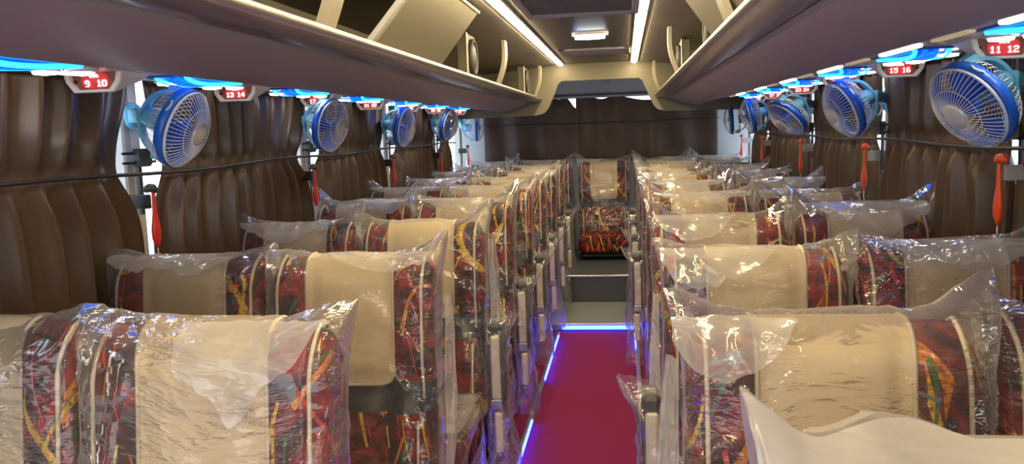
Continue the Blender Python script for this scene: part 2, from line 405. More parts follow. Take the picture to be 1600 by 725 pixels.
def speaker_box(sg, y, lbl, grp):
    t_ = thing('loudspeaker', lbl, 'loudspeaker', (sg*.53, y, 1.642), grp)
    m = MB(); m.box(*sorted((0, sg*.05)), -.12, .12, 0, .215, .006); m.build('cabinet', M['lid'], t_)
    m = MB(); m.box(*sorted((sg*-.003, sg*.004)), -.125, -.095, -.001, .216, .003); m.build('edge_trim', M['cream'], t_)
    rot = Matrix.Translation((0, 0, .105)) @ Euler((0, -sg*PI/2, 0)).to_matrix().to_4x4()
    m = MB(); m.lathe([(.088, 0), (.088, .014), (.080, .022), (.073, .018), (.073, 0)], 36, 0, rot); m.build('ring', M['darkgrey'], t_)
    m = MB(); m.lathe([(.073, .004), (.073, .010), (.05, .018), (.0001, .022)], 32, 0, rot); m.build('grille', M['speaker'], t_)
for sg, near, lab in ((-1, '9 10', 'left'), (1, '11 12', 'right')):
    side = 'on the %s' % lab
    t_ = thing('luggage_rack', 'long mauve overhead luggage rack with metal rail, '+side, 'luggage rack', (sg*.9, 0, 1.54), 'overhead racks')
    def rk(p, y): return (sg*p[0]-sg*.9, y, p[1]-1.54)
    def strip(name, i0, i1, mats, mi=0):
        m = MB(); ys = (Y0, 4.1, 4.106, yb)
        for ya, yc in ((Y0, 4.10), (4.106, yb-.002)):
            vs = []
            for i in range(i0, i1+1): vs += [rk(RP[i], ya), rk(RP[i], yc)]
            m.add(vs, [(2*k, 2*k+2, 2*k+3, 2*k+1) for k in range(i1-i0)], 0, True)
        return m.build(name, mats, t_)
    strip('rail', 0, 3, M['alu']); strip('front_lip', 3, 7, M['rackrib']); strip('groove', 7, 9, M['darkline']); strip('groove_bead', 9, 10, M['greytrim'])
    strip('underside', 10, 19, M['rack'])
    m = MB(); vs = []
    for i in (19, 20, 21, 22, 0): vs += [rk(RP[i], Y0), rk(RP[i], yb-.002)]
    m.add(vs, [(2*k, 2*k+2, 2*k+3, 2*k+1) for k in range(4)], 0, False); m.build('shelf_deck', M['lid'], t_)
    # end cap where the rack meets the bulkhead
    m = MB(); vs = [rk(q, yb-.003) for q in RP]; m.add(vs, [tuple(range(len(vs)))], 0, False); m.build('end_cap', M['rackrib'], t_)
    # curved straps from rail to ceiling
    for y in ((1.95, 4.72, 6.72) if sg < 0 else (2.28, 4.45, 6.72)):
        m = MB(); pts = []
        for k in range(15):
            u = k/14; z = 1.632+u*(.245); x = .475-.030*math.sin(u*PI)-.045*u*u+.012; pts.append((x, z))
        vs = []; wd = .046
        for x, z in pts:
            for dy, dx in ((-wd, -.009), (wd, -.009), (wd, .009), (-wd, .009)): vs.append((sg*(x+dx)-sg*.9, y+dy, z-1.54))
        fs = []
        for k in range(14):
            for j in range(4): l = (j+1) % 4; fs.append((k*4+j, k*4+l, (k+1)*4+l, (k+1)*4+j))
        m.add(vs, fs+[(0,1,2,3), (56,57,58,59)], 0, False); m.build('curved_bracket', M['strap'], t_)
    # back wall of the rack
    m = MB(); m.prism([(1.02*sg, 1.62), (1.08*sg, 1.62), (1.08*sg, 1.83), (.98*sg, 1.845), (.93*sg, 1.85)], 'y', Y0, yb-.01)
    o = struct('trim_%d' % tn, m, M['shell']); tn += 1
cover_panel(-1, 2.40, 3.33, 'large slanted beige duct cover in the rack on the left')
cover_panel(1, 2.0, 2.86, 'large slanted beige duct cover in the rack on the right')
speaker_box(-1, 4.16, 'round black loudspeaker beyond the duct cover on the left', 'rack loudspeakers')
speaker_box(-1, 6.50, 'round black loudspeaker by the bulkhead on the left', 'rack loudspeakers')
speaker_box(1, 3.30, 'round black loudspeaker beyond the duct cover on the right', 'rack loudspeakers')
speaker_box(1, 5.0, 'round black loudspeaker behind a curved strap on the right', 'rack loudspeakers')
# rack dividers (bulkheads inside the rack)
for sg, y, w in ((-1, 4.36, 'left'), (1, 5.3, 'right')):
    m = MB(); m.box(*sorted((sg*.60, sg*1.0)), y, y+.02, 1.63, 1.83, .003)
    tag(m.build('rack_divider', M['shell']), 'beige cross panel standing in the luggage rack on the %s' % w, 'divider')

# ------------------------------------------------------------------ ceiling fittings
for sg, w in ((-1, 'left'), (1, 'right')):
    for (y0, y1, wh) in ((Y0+.2, 3.90, 'front length, running overhead'), (3.94, 6.90, 'rear length, ending at the beige bulkhead')):
        t_ = thing('ceiling_light_strip', 'warm white ceiling light strip on the %s, %s' % (w, wh), 'light strip', (sg*.292, y0, 1.905), 'ceiling light strips')
        m = MB(); m.box(-.030, .030, 0, y1-y0, -.012, 0, .003); m.build('channel', M['greytrim'], t_)
        m = MB(); m.box(-.021, .021, .01, y1-y0-.01, -.022, -.008, .005); m.build('diffuser', M['strip'], t_)
# hatch
t_ = thing('roof_hatch', 'dark grey ceiling hatch grille with raised frame', 'hatch', (.03, 3.25, 1.90))
m = MB()
for x0, x1, y0, y1 in ((-.25, -.215, -.6, .62), (.215, .25, -.6, .62), (-.25, .25, .58, .62), (-.25, .25, -.62, -.58)): m.box(x0, x1, y0, y1, -.022, 0, .005)
m.build('frame', M['greyp'], t_)
m = MB()
for k in range(26): m.box(-.215, .215, -.57+k*.045, -.545+k*.045, -.010, -.002, .002)
m.build('grille', M['hatch'], t_)
# cabin lamp
t_ = thing('cabin_lamp', 'oval white ceiling lamp with green, red and blue leds', 'lamp', (.03, 4.73, 1.90))
def oval(m, a, b, z0, z1, mi=0, n=36, e=3.2, cx=0, cy=0):
    ring = []
    for k in range(n):
        q = 2*PI*k/n; c, s_ = math.cos(q), math.sin(q)
        ring.append((cx+a*math.copysign(abs(c)**(2/e), c), cy+b*math.copysign(abs(s_)**(2/e), s_)))
    m.prism(ring, 'z', z0, z1, mi, False)
m = MB(); oval(m, .100, .065, -.016, 0); m.build('base', M['white'], t_)
m = MB(); oval(m, .082, .044, -.034, -.014, e=2.2, cy=-.005); m.build('lens', M['lampglow'], t_)
for x, k, nm in ((-.05, 'lg', 'green_led'), (.04, 'lr', 'red_led')):
    m = MB(); m.lathe([(.0001, -.022), (.010, -.019), (.012, -.014)], 12); o = m.build('status_led', M[k], t_); o.location = (x, .052, 0); o['label'] = nm.replace('_', ' ')
m = MB(); m.lathe([(.0001, -.024), (.012, -.020), (.014, -.014)], 12); o = m.build('status_led', M['lb'], t_); o.location = (-.075, -.048, 0); o['label'] = 'blue led'
# vent
t_ = thing('ceiling_vent', 'flat pale ceiling vent just before the bulkhead', 'vent', (.02, 5.85, 1.90))
m = MB()
for x0, x1, y0, y1 in ((-.235, -.19, -.20, .20), (.19, .235, -.20, .20), (-.235, .235, .16, .20), (-.235, .235, -.20, -.16)): m.box(x0, x1, y0, y1, -.014, 0, .004)
m.build('frame', M['greytrim'], t_)
m = MB()
for k in range(9): m.box(-.19, .19, -.15+k*.034, -.132+k*.034, -.010, -.001, .002)
m.build('slats', M['greyp'], t_)

# ------------------------------------------------------------------ displays and service panels along the racks
G57 = {'0':'01110 10001 10001 10001 10001 10001 01110','1':'00100 01100 00100 00100 00100 00100 01110','2':'01110 10001 00001 00110 01000 10000 11111','3':'01110 10001 00001 00110 00001 10001 01110',
       '4':'00010 00110 01010 10010 11111 00010 00010','5':'11111 10000 11110 00001 00001 10001 01110','6':'01110 10000 10000 11110 10001 10001 01110','7':'11111 00001 00010 00100 01000 01000 01000',
       '8':'01110 10001 10001 01110 10001 10001 01110','9':'01110 10001 10001 01111 00001 00001 01110'}
def digits_mb(txt, cx, zc, h):
    m = MB(); px = h/7
    w = len(txt)*6-1
    for i, ch in enumerate(txt):
        for r, row in enumerate(G57[ch].split()):
            for c, on in enumerate(row):
                if on == '1':
                    x = cx+(-w/2+i*6+c)*px; z = zc+(3.5-r)*px
                    m.box(x-.02*px, x+1.02*px, -.0035, 0, z-px*1.02, z+.02*px)
    return m
def display(sg, y, n1, n2, lbl):
    t_ = thing('seat_number_display', lbl, 'seat number sign', (sg*1.13, y, 1.578), 'seat number displays')
    # housing: bowl shaped bezel facing the front of the coach
    out_ = [(-.068, .012), (-.062, -.012), (-.045, -.034), (.045, -.034), (.062, -.012), (.068, .012)]
    m = MB(); nb = len(out_)
    vs = [(x, -.012, z-.014) for x, z in out_]+[(x*.97, -.016, z*.95-.014) for x, z in out_]+[(x*.95, .10, z*.4-.004) for x, z in out_]
    inn = [(x*.80, -.016, (z+.006)*.80-.019) for x, z in out_]; ins = [(x*.79, -.006, (z+.006)*.79-.019) for x, z in out_]
    vs = vs+inn+ins
    fs = []
    for i in range(nb):
        j = (i+1) % nb
        fs += [(nb+i, nb+j, j, i), (i, j, 2*nb+j, 2*nb+i), (3*nb+i, 3*nb+j, nb+j, nb+i), (4*nb+i, 4*nb+j, 3*nb+j, 3*nb+i)]
    fs.append(tuple(2*nb+i for i in range(nb)))
    m.add(vs, fs, 0, False); m.build('housing', M['white'], t_)
    m = MB(); m.add(ins, [tuple(range(nb))], 0, False); m.build('face', M['face'], t_)
    m = MB(); ring = []
    for k in range(20):
        q = 2*PI*k/20; ring.append((.031*math.copysign(abs(math.cos(q))**.6, math.cos(q)), -.023+.0165*math.copysign(abs(math.sin(q))**.7, math.sin(q))))
    m.prism(ring, 'y', -.0085, -.0065); m.build('digit_bloom_patch', M['redglow'], t_)  # flat glowing patch imitating the red bloom round the numbers
    for tx, cx in ((str(n1), -.0165), (str(n2), .0165)):
        o = digits_mb(tx, cx, -.0285, .0135).build('number', M['digit'], t_); o.location.y = -.0088
    m = MB()  # little fan pictogram above the numbers
    for k in range(3): m.box(-.010+k*.0072, -.0045+k*.0072, -.0118, -.0088, -.0165, -.0115, .001)
    m.box(-.007, .008, -.0118, -.0088, -.0125, -.0095, .001); m.build('icon', M['digit'], t_)
    for x in (-.045, .045):
        m = MB(); m.lathe([(.0045, 0), (.004, .003), (.0001, .004)], 8, 0, Matrix.Translation((x, -.006, -.024)) @ Euler((PI/2, 0, 0)).to_matrix().to_4x4()); m.build('screw', M['black'], t_)
    t_.scale = (1.22, 1.22, 1.22)
    return t_
def service_panel(sg, y, lbl, first):
    t_ = thing('service_panel', lbl, 'overhead service panel', (sg*1.06, y, 1.577), 'overhead service panels')
    m = MB(); m.box(-.125, .125, -.02, .76, -.007, .006, .003); m.build('panel', M['cream'], t_)
    # neon arcs along the window side
    for q, (xo, kk) in enumerate(((-.075, 'neonc'), (-.048, 'neon'), (-.02, 'neon'), (.012, 'neonc'))):
        m = MB(); pts = []
        for i in range(13):
            u = i/12; pts.append((sg*(xo+.035*math.sin(u*PI)), .17+u*.34, -.014-.008*math.sin(u*PI)))
        m.tube(pts, .0065, 6); m.build('neon_tube', M[kk], t_)
    m = MB(); m.box(*sorted((sg*-.095, sg*.06)), .15, .53, -.012, -.006, .003); m.build('vent_plate', M['blue'], t_)
    for (x, yy) in ((.055, .30), (.05, .56), (.0, .62)):
        m = MB(); m.lathe([(.036, 0), (.036, -.010), (.028, -.013)], 20); o = m.build('lamp_rim', M['white'], t_); o.location = (sg*x, yy, -.006)
        g = MB(); g.lathe([(.028, 0), (.026, -.006), (.0001, -.009)], 20); og = g.build('lamp_lens', M['spot'], o); og.location = (0, 0, -.012)
    m = MB(); m.box(*sorted((sg*-.120, sg*-.098)), .50, .72, -.014, -.006, .003); m.build('diffuser_strip', M['cstrip'], t_)
    if first:
        m = MB(); m.box(*sorted((sg*-.122, sg*-.100)), .03, .34, -.016, -.006, .003); m.build('light_bar', M['wstrip'], t_)
    m = MB(); m.box(*sorted((sg*.100, sg*.120)), .60, .74, -.014, -.006, .003); m.build('window_side_bar', M['wstrip'], t_)
    return t_
for sg, ys, base in ((-1, 2.044, 9), (1, 2.263, 11)):
    for k in range(8):
        n1 = base+4*k; n2 = n1+1; y = ys+.796*k
        if y > 6.9: continue
        display(sg, y, n1, n2, 'white housed red seat number display showing %d %d' % (n1, n2))
        if y < 6.2: service_panel(sg, y+.012, 'cream overhead panel with blue neon and spotlights behind the %d %d display' % (n1, n2), True)
    service_panel(sg, ys-.796+.012, 'cream overhead panel with blue neon and spotlights ahead of the %d %d display' % (base, base+1), True)

# ------------------------------------------------------------------ wall fans
def head_mats(axis, loc):
    z = Vector(axis).normalized(); x = Vector((0, 0, 1)).cross(z).normalized(); y = z.cross(x)
    return Matrix.Translation(loc) @ Matrix((x, y, z)).transposed().to_4x4()
FR = .112
fan_mesh = {}
def fan_parts():
    m = MB(); m.lathe([(FR-.003, -.014), (FR+.003, -.013), (FR+.005, 0), (FR+.003, .011), (FR-.003, .012), (FR-.005, 0), (FR-.003, -.014)], 56, caps=False); fan_mesh['ring'] = m.mesh('ring', M['blue'])
    def dome(u): # radius fraction -> height
        return .018+.040*(1-((u-.28)/.72)**2.2) if u > .28 else .058
    m = MB()
    for k in range(52):
        q = 2*PI*k/52; pts = []
        for i in range(9):
            u = .30+(1-.30)*i/8; sw = .16*(1-u); r = u*FR*.99
            pts.append((r*math.cos(q+sw), r*math.sin(q+sw), dome(u)))
        m.tube(pts, .0011, 4, caps=False)
    m.lathe([(FR*.99, .014), (FR*1.01, .020), (FR*.98, .022)], 48, caps=False)
    for u in (.62,): m.tube([(u*FR*math.cos(2*PI*k/40), u*FR*math.sin(2*PI*k/40), dome(u)) for k in range(40)], .0011, 4, closed=True)
    fan_mesh['front_cage'] = m.mesh('front_cage', M['wire'])
    m = MB(); m.lathe([(.0001, .066), (.018, .0655), (.030, .062), (.036, .057), (.034, .053), (.0001, .052)], 36); fan_mesh['hub_cap'] = m.mesh('hub_cap', M['silver'])
    m = MB()
    for k in range(44):
        q = 2*PI*k/44; pts = []
        for i in range(8):
            u = .34+.66*i/7; r = u*FR*.99; pts.append((r*math.cos(q-.1*(1-u)), r*math.sin(q-.1*(1-u)), -.020-.042*(1-max(0, (u-.34)/.66)**4)))
        m.tube(pts, .0013, 4, caps=False)
    m.tube([(.34*FR*math.cos(2*PI*k/30), .34*FR*math.sin(2*PI*k/30), -.062) for k in range(30)], .0016, 4, closed=True)
    fan_mesh['rear_cage'] = m.mesh('rear_cage', M['wire'])
    # four twisted blades on a hub, at rest
    m = MB(); m.lathe([(.0001, .034), (.016, .030), (.020, .010), (.020, -.012), (.0001, -.014)], 24)
    for k in range(3):
        b0 = 2*PI*k/3+.4
        def bl(u, v, b0=b0):
            r = .016+u*.080; wdt = .35+.75*math.sin(min(1, u*1.15)*PI*.62); ang = b0+(v-.5)*wdt*1.15
            return (r*math.cos(ang), r*math.sin(ang), .008+(v-.5)*.030*(1-.3*u))
        mm = MB(); mm.grid(bl, 9, 8); m.add(mm.v, mm.f)
        mm = MB(); mm.grid(lambda u, v: (lambda p: (p[0], p[1], p[2]-.0022))(bl(u, v)), 9, 8); m.add(mm.v, mm.f)
    fan_mesh['blades'] = m.mesh('blades', M['blade'])
    m = MB(); m.lathe([(.0001, -.118), (.022, -.116), (.030, -.105), (.034, -.066), (.030, -.052), (.0001, -.05)], 28); fan_mesh['motor'] = m.mesh('motor', M['skyblue'])
    # arched arm behind the cage
    m = MB(); n = 17
    vs = []
    for i in range(n):
        q = -PI*.48+PI*.96*i/(n-1); r = .098; x, z = r*math.sin(q)*.92, -.045-.075*math.cos(q)
        for dy, dr in ((-.016, -.005), (.016, -.005), (.016, .005), (-.016, .005)): vs.append((dy, x*(1+dr/r), z-dr*math.cos(q)))
    fs = []
    for i in range(n-1):
        for j in range(4): l = (j+1) % 4; fs.append((i*4+j, i*4+l, (i+1)*4+l, (i+1)*4+j))
    m.add(vs, fs+[(0,1,2,3), tuple((n-1)*4+j for j in range(4))], 0, False)
    for s_ in (-1, 1): m.box(-.018, .018, s_*.098-.012, s_*.098+.012, -.060, -.020, .004)
    fan_mesh['yoke_arm'] = m.mesh('yoke_arm', M['skyblue'])
    m = MB(); m.tube([((FR+.007)*math.cos(q*.1), (FR+.007)*math.sin(q*.1), .006*math.sin(q)) for q in range(4)], .003, 6); fan_mesh['ring_clip'] = m.mesh('ring_clip', M['white'])
fan_parts()
def fan(sg, ym, zm, hub, axis, lbl):
    mx = sg*1.258
    t_ = thing('wall_fan', lbl, 'fan', (mx, ym, zm), 'clip-on wall fans')
    m = MB()
    rot = Euler((0, -sg*PI/2, 0)).to_matrix().to_4x4()
    m.lathe([(.042, 0), (.042, .008), (.036, .018), (.018, .024), (.0001, .025)], 28, 0, rot)
    m.build('wall_mount', M['skyblue'], t_)
    h = Vector(hub)-Vector((mx, ym, zm)); H = head_mats(axis, h)
    back = H @ Vector((0, 0, -.118))
    m = MB(); m.box(-.020, .020, -.020, .020, .014, max(.05, back.length*.98), .005, 0, back.to_track_quat('Z', 'Y').to_matrix().to_4x4())
    m.build('arm', M['skyblue'], t_)
    m = MB(); pts = []
    for i in range(12):
        u = i/11; p_ = Vector((-sg*.02, 0, -.03)).lerp(back, u); p_.z -= .05*math.sin(u*PI); pts.append(p_)
    m.tube(pts, .0028, 5); m.build('cable', M['black'] if sg < 0 else M['white'], t_)
    for nm in ('motor', 'yoke_arm', 'rear_cage', 'blades', 'ring', 'front_cage', 'hub_cap', 'ring_clip'):
        o = bpy.data.objects.new(nm, fan_mesh[nm]); COL.objects.link(o); o.parent = t_
        o.matrix_local = H @ (Matrix.Rotation(random.random()*2, 4, 'Z') if nm == 'blades' else Matrix.Rotation(2.4 if sg < 0 else .8, 4, 'Z') if nm == 'ring_clip' else Matrix())
    return t_
LF = [((-1.05, 2.296, 1.427), (.95, .0, -.36)), ((-1.05, 3.539, 1.435), (.93, -.22, -.20)), ((-1.05, 4.771, 1.425), (.95, -.12, -.18)), ((-1.05, 6.031, 1.44), (.93, -.2, -.22)), ((-1.06, 7.30, 1.414), (.98, .12, -.06))]
RF = [((1.05, 2.22, 1.412), (-.80, -.30, -.52)), ((1.05, 3.441, 1.425), (-.86, -.18, -.40)), ((1.05, 4.60, 1.404), (-.66, -.26, -.70)), ((1.05, 5.92, 1.428), (-.93, .02, -.22)), ((1.06, 7.0, 1.407), (-.99, .14, -.06))]
for sg, FS, PP, names in ((-1, LF, PL[2:], ('13 14', '17 18', '21 22', '25 26')), (1, RF, PR[2:], ('11 12', '19 20', '23 24', '27 28'))):
    for i, (hub, ax) in enumerate(FS):
        side = 'left of the aisle' if sg < 0 else 'right of the aisle'
        ordn = ['nearest the camera', 'second along from the front', 'third along from the front', 'fourth along from the front', 'last before rear wall'][i]
        fan(sg, PP[i], 1.468 if sg < 0 else 1.455, hub, ax, 'caged blue wall fan %s, %s' % (side, ordn))

# ------------------------------------------------------------------ curtains, cords, hammers
def side_curtain(sg, y0, y1, lbl, seed, cut0=0, cut1=0):
    """pleated cloth, pinched by the cord at z 1.3"""
    rnd = random.Random(seed); ln = y1-y0; n = max(4, int(ln/.118)); ph = rnd.random()*6
    xb = sg*1.240
    amps = [rnd.uniform(.6, 1.25) for _ in range(n+3)]; jit = [rnd.uniform(-.25, .25) for _ in range(n+3)]
    t_ = thing('window_curtain', lbl, 'curtain', (xb, (y0+y1)/2, .80), 'brown window curtains')
    yc = (y0+y1)/2
    def fn(u, v):
        z = .80+v*.775; y = y0+u*ln; k = u*n; ki = int(k)
        a_ = amps[ki]*(1-(k-ki))+amps[ki+1]*(k-ki)
        pinch = math.exp(-((z-1.30)/.045)**2); below = sm(1.30, 1.15, z)
        w = k*2*PI+ph+jit[ki]*(1-(k-ki))+jit[ki+1]*(k-ki)+.55*noise.noise(Vector((y*1.4, z*.8, seed)))+.5*noise.noise(Vector((y*2.2, 3.3+z*1.3 if z > 1.3 else 9.+z*1.2, seed+2)))
        A = (.032+.006*below)*a_*(.75+.5*noise.noise(Vector((y*5, 0, seed+20))))*(1-.75*pinch)
        sn_ = math.sin(w+.45*math.sin(w)); x = A*(sn_+.22*math.sin(2*w+.8+seed)+.3*math.sin(.43*w+seed))+.008*noise.noise(Vector((y*3, z*2, seed+9)))
        sag = noise.noise(Vector((y*3.2, z*5.5, seed+4)))*.012*(sm(1.3, 1.4, z))
        # the edges draw back from the pillar at cord height
        tuck = math.exp(-((z-1.34)/.13)**2)
        y += cut0*tuck*(1-u)**2*1.0-cut1*tuck*u**2
        y += .012*math.cos(w)
        return (-sg*(x+sag+.03*pinch*0), y-yc, z-.80)
    m = MB(); m.grid(fn, n*12+1, 42)
    o = m.build('cloth', M['curtain'], t_, .003)
    # top heading tape
    h = MB(); h.box(-.012, .012, y0-yc, y1-yc, .765, .80, .003); h.build('heading_rail', M['darkline'], t_)
for sg, PP, side in ((-1, PL, 'left'), (1, PR, 'right')):
    wides = {-1: [.05, .05, .06, .05, .06, .05, .05, .05], 1: [.04, .04, .0, .05, .04, .05, .06, .05]}[sg]
    ends = PP
    for i in range(len(ends)-1):
        g0 = wides[i]; g1 = wides[i+1]
        nm = ['at the front', 'beside the first rows', 'between first and second hammers', 'between second and third hammers', 'between third and fourth hammers', 'in the last bay by the rear wall'][i]
        a0 = ends[i]+g0; a1 = ends[i+1]-g1
        if sg < 0 and i == 5: a1 = 7.05
        if sg > 0 and i == 5: a1 = 7.05
        side_curtain(sg, a0, a1, 'brown pleated window curtain on the %s, %s' % (side, nm), 11+i*3+(50 if sg > 0 else 0), .08 if (sg < 0 and i >= 2) else .03, .10 if sg < 0 else .03)
    m = MB(); pts = [(sg*(1.192), Y0+.3+k*.22, 1.300+.006*math.sin(k*.9)-.0015*k*0) for k in range(int((7.2-Y0-.3)/.22)+1)]
    m.tube(pts, .006, 6)
    tag(m.build('curtain_tieback', M['black']), 'black cord holding back the curtains on the %s' % side, 'cord')
def hammer(sg, y, z, lbl, orange):
    """emergency hammer hanging head up from its holder"""
    t_ = thing('emergency_hammer', lbl, 'hammer', (sg*1.175, y, z), 'window hammers')
    m = MB(); pr = [(0, .008), (-.02, .0085), (-.06, .010), (-.09, .0155), (-.115, .020), (-.14, .019), (-.158, .010), (-.168, .003)]
    vs = []; n = 10
    for zz, r in pr:
        for k in range(n): q = 2*PI*k/n; vs.append((.55*r*math.cos(q), r*math.sin(q), zz))
    fs = [(i*n+k, i*n+(k+1) % n, (i+1)*n+(k+1) % n, (i+1)*n+k) for i in range(len(pr)-1) for k in range(n)]
    m.add(vs, fs+[tuple(range(n)), tuple((len(pr)-1)*n+k for k in range(n))])
    m.build('handle', M['orange' if orange else 'red'], t_)
    m = MB(); m.tube([(0, .012, .002), (0, .0, .010), (0, -.018, .012), (0, -.034, .009), (0, -.044, .004)], [.010, .013, .013, .011, .004], 10)
    m.build('head', M['orange' if orange else 'darkgrey'], t_)
    m = MB(); m.box(*sorted((sg*.010, sg*.085)), -.012, .006, -.050, -.008, .003); m.build('holder', M['greytrim' if orange else 'black'], t_)
    m = MB(); m.tube([(0, 0, -.165), (0, .001, -.20), (sg*.01, .0, -.235)], .0022, 5); m.build('tether', M['white'], t_)
nl = ['first from the front', 'second from the front', 'third from the front', 'fourth from the front', 'last by the rear wall']
for i, y in enumerate((2.335, 3.655, 4.98, 6.33, 7.45)): hammer(-1, y, 1.245, 'red emergency hammer hanging by the left curtains, '+nl[i], False)
for i, y in enumerate((2.365, 3.63, 4.90, 6.23, 7.30)): hammer(1, y, 1.262, 'orange emergency hammer hanging by the right curtains, '+nl[i], True)
# black double-bar brackets on the pillars
bn = ['on the first pale pillar below the first fan', 'below the second fan', 'below the third fan', 'below the fourth fan']
for sg, PP, side in ((-1, PL, 'left'), (1, PR, 'right')):
    for i in range(4):
        y = PP[2+i]
        t_ = thing('curtain_bracket', 'black double bar bracket %s, on the %s' % (bn[i], side), 'bracket', (sg*1.225, y-.02, 1.345), 'curtain brackets')
        m = MB(); m.prism([(-.034, -.018), (-.022, -.027), (.022, -.027), (.034, -.018), (.034, .018), (.022, .027), (-.022, .027), (-.034, .018)], 'x', -.010, .014); m.build('clamp', M['black'], t_)
        for z in (-.014, .014):
            m = MB(); m.tube([(sg*.004, -.09, z), (sg*.004, .08, z)], .0045, 6); m.build('bar', M['black'], t_)
        m = MB(); m.box(sg*.012-.006, sg*.012+.006, -.006, .006, -.17, -.02, .002); m.build('drop_bar', M['black'], t_)

# rear curtains
def rear_curtain(x0, x1, lbl, seed, top):
    xc = (x0+x1)/2
    t_ = thing('rear_curtain', lbl, 'curtain', (xc, 7.88, 1.08), 'rear window curtains')
    def fn(u, v):
        x = x0+u*(x1-x0); zt = top(u); zb = 1.085+.02*math.sin(u*5+seed)
        z = zb+v*(zt-zb)
        k = noise.noise(Vector((x*3.2+(1-v)*.5, seed, z*1.1)))*.035+.018*math.sin(x*22+seed+2*noise.noise(Vector((x*2, z*2, seed))))*(.35+.65*(1-v))
        k += .022*noise.noise(Vector((x*2.5+z*2.2, z*2.5, seed+3)))
        return (x-xc, k-.035*math.exp(-((z-1.43)/.02)**2)*0, z-1.08)
    m = MB(); m.grid(fn, 90, 40); m.build('cloth', M['reardrape'], t_, .003)
rear_curtain(-1.095, -.205, 'dark brown rear window curtain, narrower one with a corner pulled down', 3, lambda u: 1.662-.10*sm(.87, .98, u)-.012*math.sin(sm(.72,.88,u)*PI))
rear_curtain(-.230, 1.04, 'dark brown rear window curtain, wider one sagging at its top edge', 8, lambda u: 1.660-.020*math.sin(sm(.10,.27,u)*PI)-.042*sm(.29,.50,u)*sm(.66,.55,u))
m = MB(); m.tube([(-1.12+k*.0545, 7.835, 1.435-.008*math.sin(k*PI/40)) for k in range(41)], .004, 6)
tag(m.build('curtain_tieback', M['black']), 'thin black cord stretched across the rear window curtains', 'cord')

# ------------------------------------------------------------------ bus seats
ZT, ZB = 1.065, .40
HW = .230
TILT = .17
def half_w(z):
    w = HW-.012*sm(.78, .70, z)*sm(.60, .68, z)-.006*sm(.95, 1.06, z)
    r = .075
    if z > ZT-r: s_ = (z-(ZT-r))/r; w -= .050*(1-math.sqrt(max(0, 1-s_*s_)))
    return w
def thk(z):
    t_ = .105+.025*sm(.72, .55, z)
    t_ -= .028*sm(.80, .745, z)*sm(.665, .715, z)
    r = .055
    if z > ZT-r: s_ = (z-(ZT-r))/r; t_ *= math.sqrt(max(0.0, 1-s_*s_))
    return max(t_, .0005)
def yc(z): return -TILT*(ZT-z)*.75
def bolster(ax, z):
    top = 1-sm(ZT-.09, ZT, z)*.8
    return .030*sm(.46, .62, ax)*(1-sm(.86, 1.0, ax))*top+.012*sm(.42, .30, ax)*top
NE = 4.0
def surf(x, z, front=True, off=0.0):
    w = half_w(min(z, ZT))+off; ax = min(.9999, abs(x)/w)
    cy = (1-ax**NE)**(1/NE); t_ = thk(min(z, ZT))/2
    if front: y = yc(z)-t_*cy-bolster(ax, z)*cy*min(1, t_/.03)-off
    else: y = yc(z)+t_*cy+off
    return y
def shell_band(z0, z1, nz, cap_top=False):
    m = MB(); nu = 64
    def fn(u, v):
        if cap_top: v = math.sin(v*PI/2)
        z = z0+v*(z1-z0); q = 2*PI*u; c, s_ = math.cos(q), math.sin(q)
        cx = math.copysign(abs(c)**(2/NE), c); w = half_w(z); x = w*cx; ax = min(.9999, abs(cx))
        t_ = thk(z)/2; cy = math.copysign(abs(s_)**(2/NE), s_)
        y = yc(z)+t_*cy
        if s_ < 0: y -= bolster(ax, z)*abs(cy)*min(1, t_/.03)
        return (x, y, z)
    m.grid(fn, nu, nz, wrap=True)
    return m
def over_path(x, z_front, z_back, off, n):
    """points climbing the front of the backrest, over the top and down the back"""
    pts = []
    for i in range(n):
        z = z_front+(ZT-z_front)*math.sin(i/(n-1)*PI/2); pts.append((x, surf(x, z, True, off), z+off*(sm(ZT-.06, ZT, z))))
    for i in range(1, n//2):
        z = ZT-(ZT-z_back)*(1-math.cos(i/(n//2-1)*PI/2)); pts.append((x, surf(x, z, False, off), z+off*sm(ZT-.06, ZT, z)))
    return pts
BP = .118; ZP = .735
def make_panel():
    m = MB(); cols = []
    xs = [BP*(-1+2*i/18) for i in range(19)]
    for x in xs:
        ex = max(0, abs(x)-(BP-.03)); zf = ZP+(.03-math.sqrt(max(0, .03**2-ex**2)) if ex > 0 else 0)
        cols.append(over_path(x, zf, .86, .007, 28))
    n = len(cols[0]); vs = [p for c in cols for p in c]
    m.add(vs, [(i*n+j, (i+1)*n+j, (i+1)*n+j+1, i*n+j+1) for i in range(18) for j in range(n-1)])
    rim = MB(); o2 = [cols[0][j] for j in range(n-1, -1, -1)]+[c[0] for c in cols[1:-1]]+cols[-1]
    rim.tube([(p[0], p[1], p[2]) for p in o2], .0042, 5)
    return m, rim
def make_wing_piping(s_):
    m = MB(); x = s_*.196
    m.tube(over_path(x, .70, .80, .003, 26), .0042, 5); return m
def noise3(p, s): return noise.noise(Vector((p[0]+s*7.3, p[1]+s*3.1, p[2]-s*5.7)))
def rid(p, s, pw=5): return (1-min(1, abs(noise3(p, s))*2.2))**pw
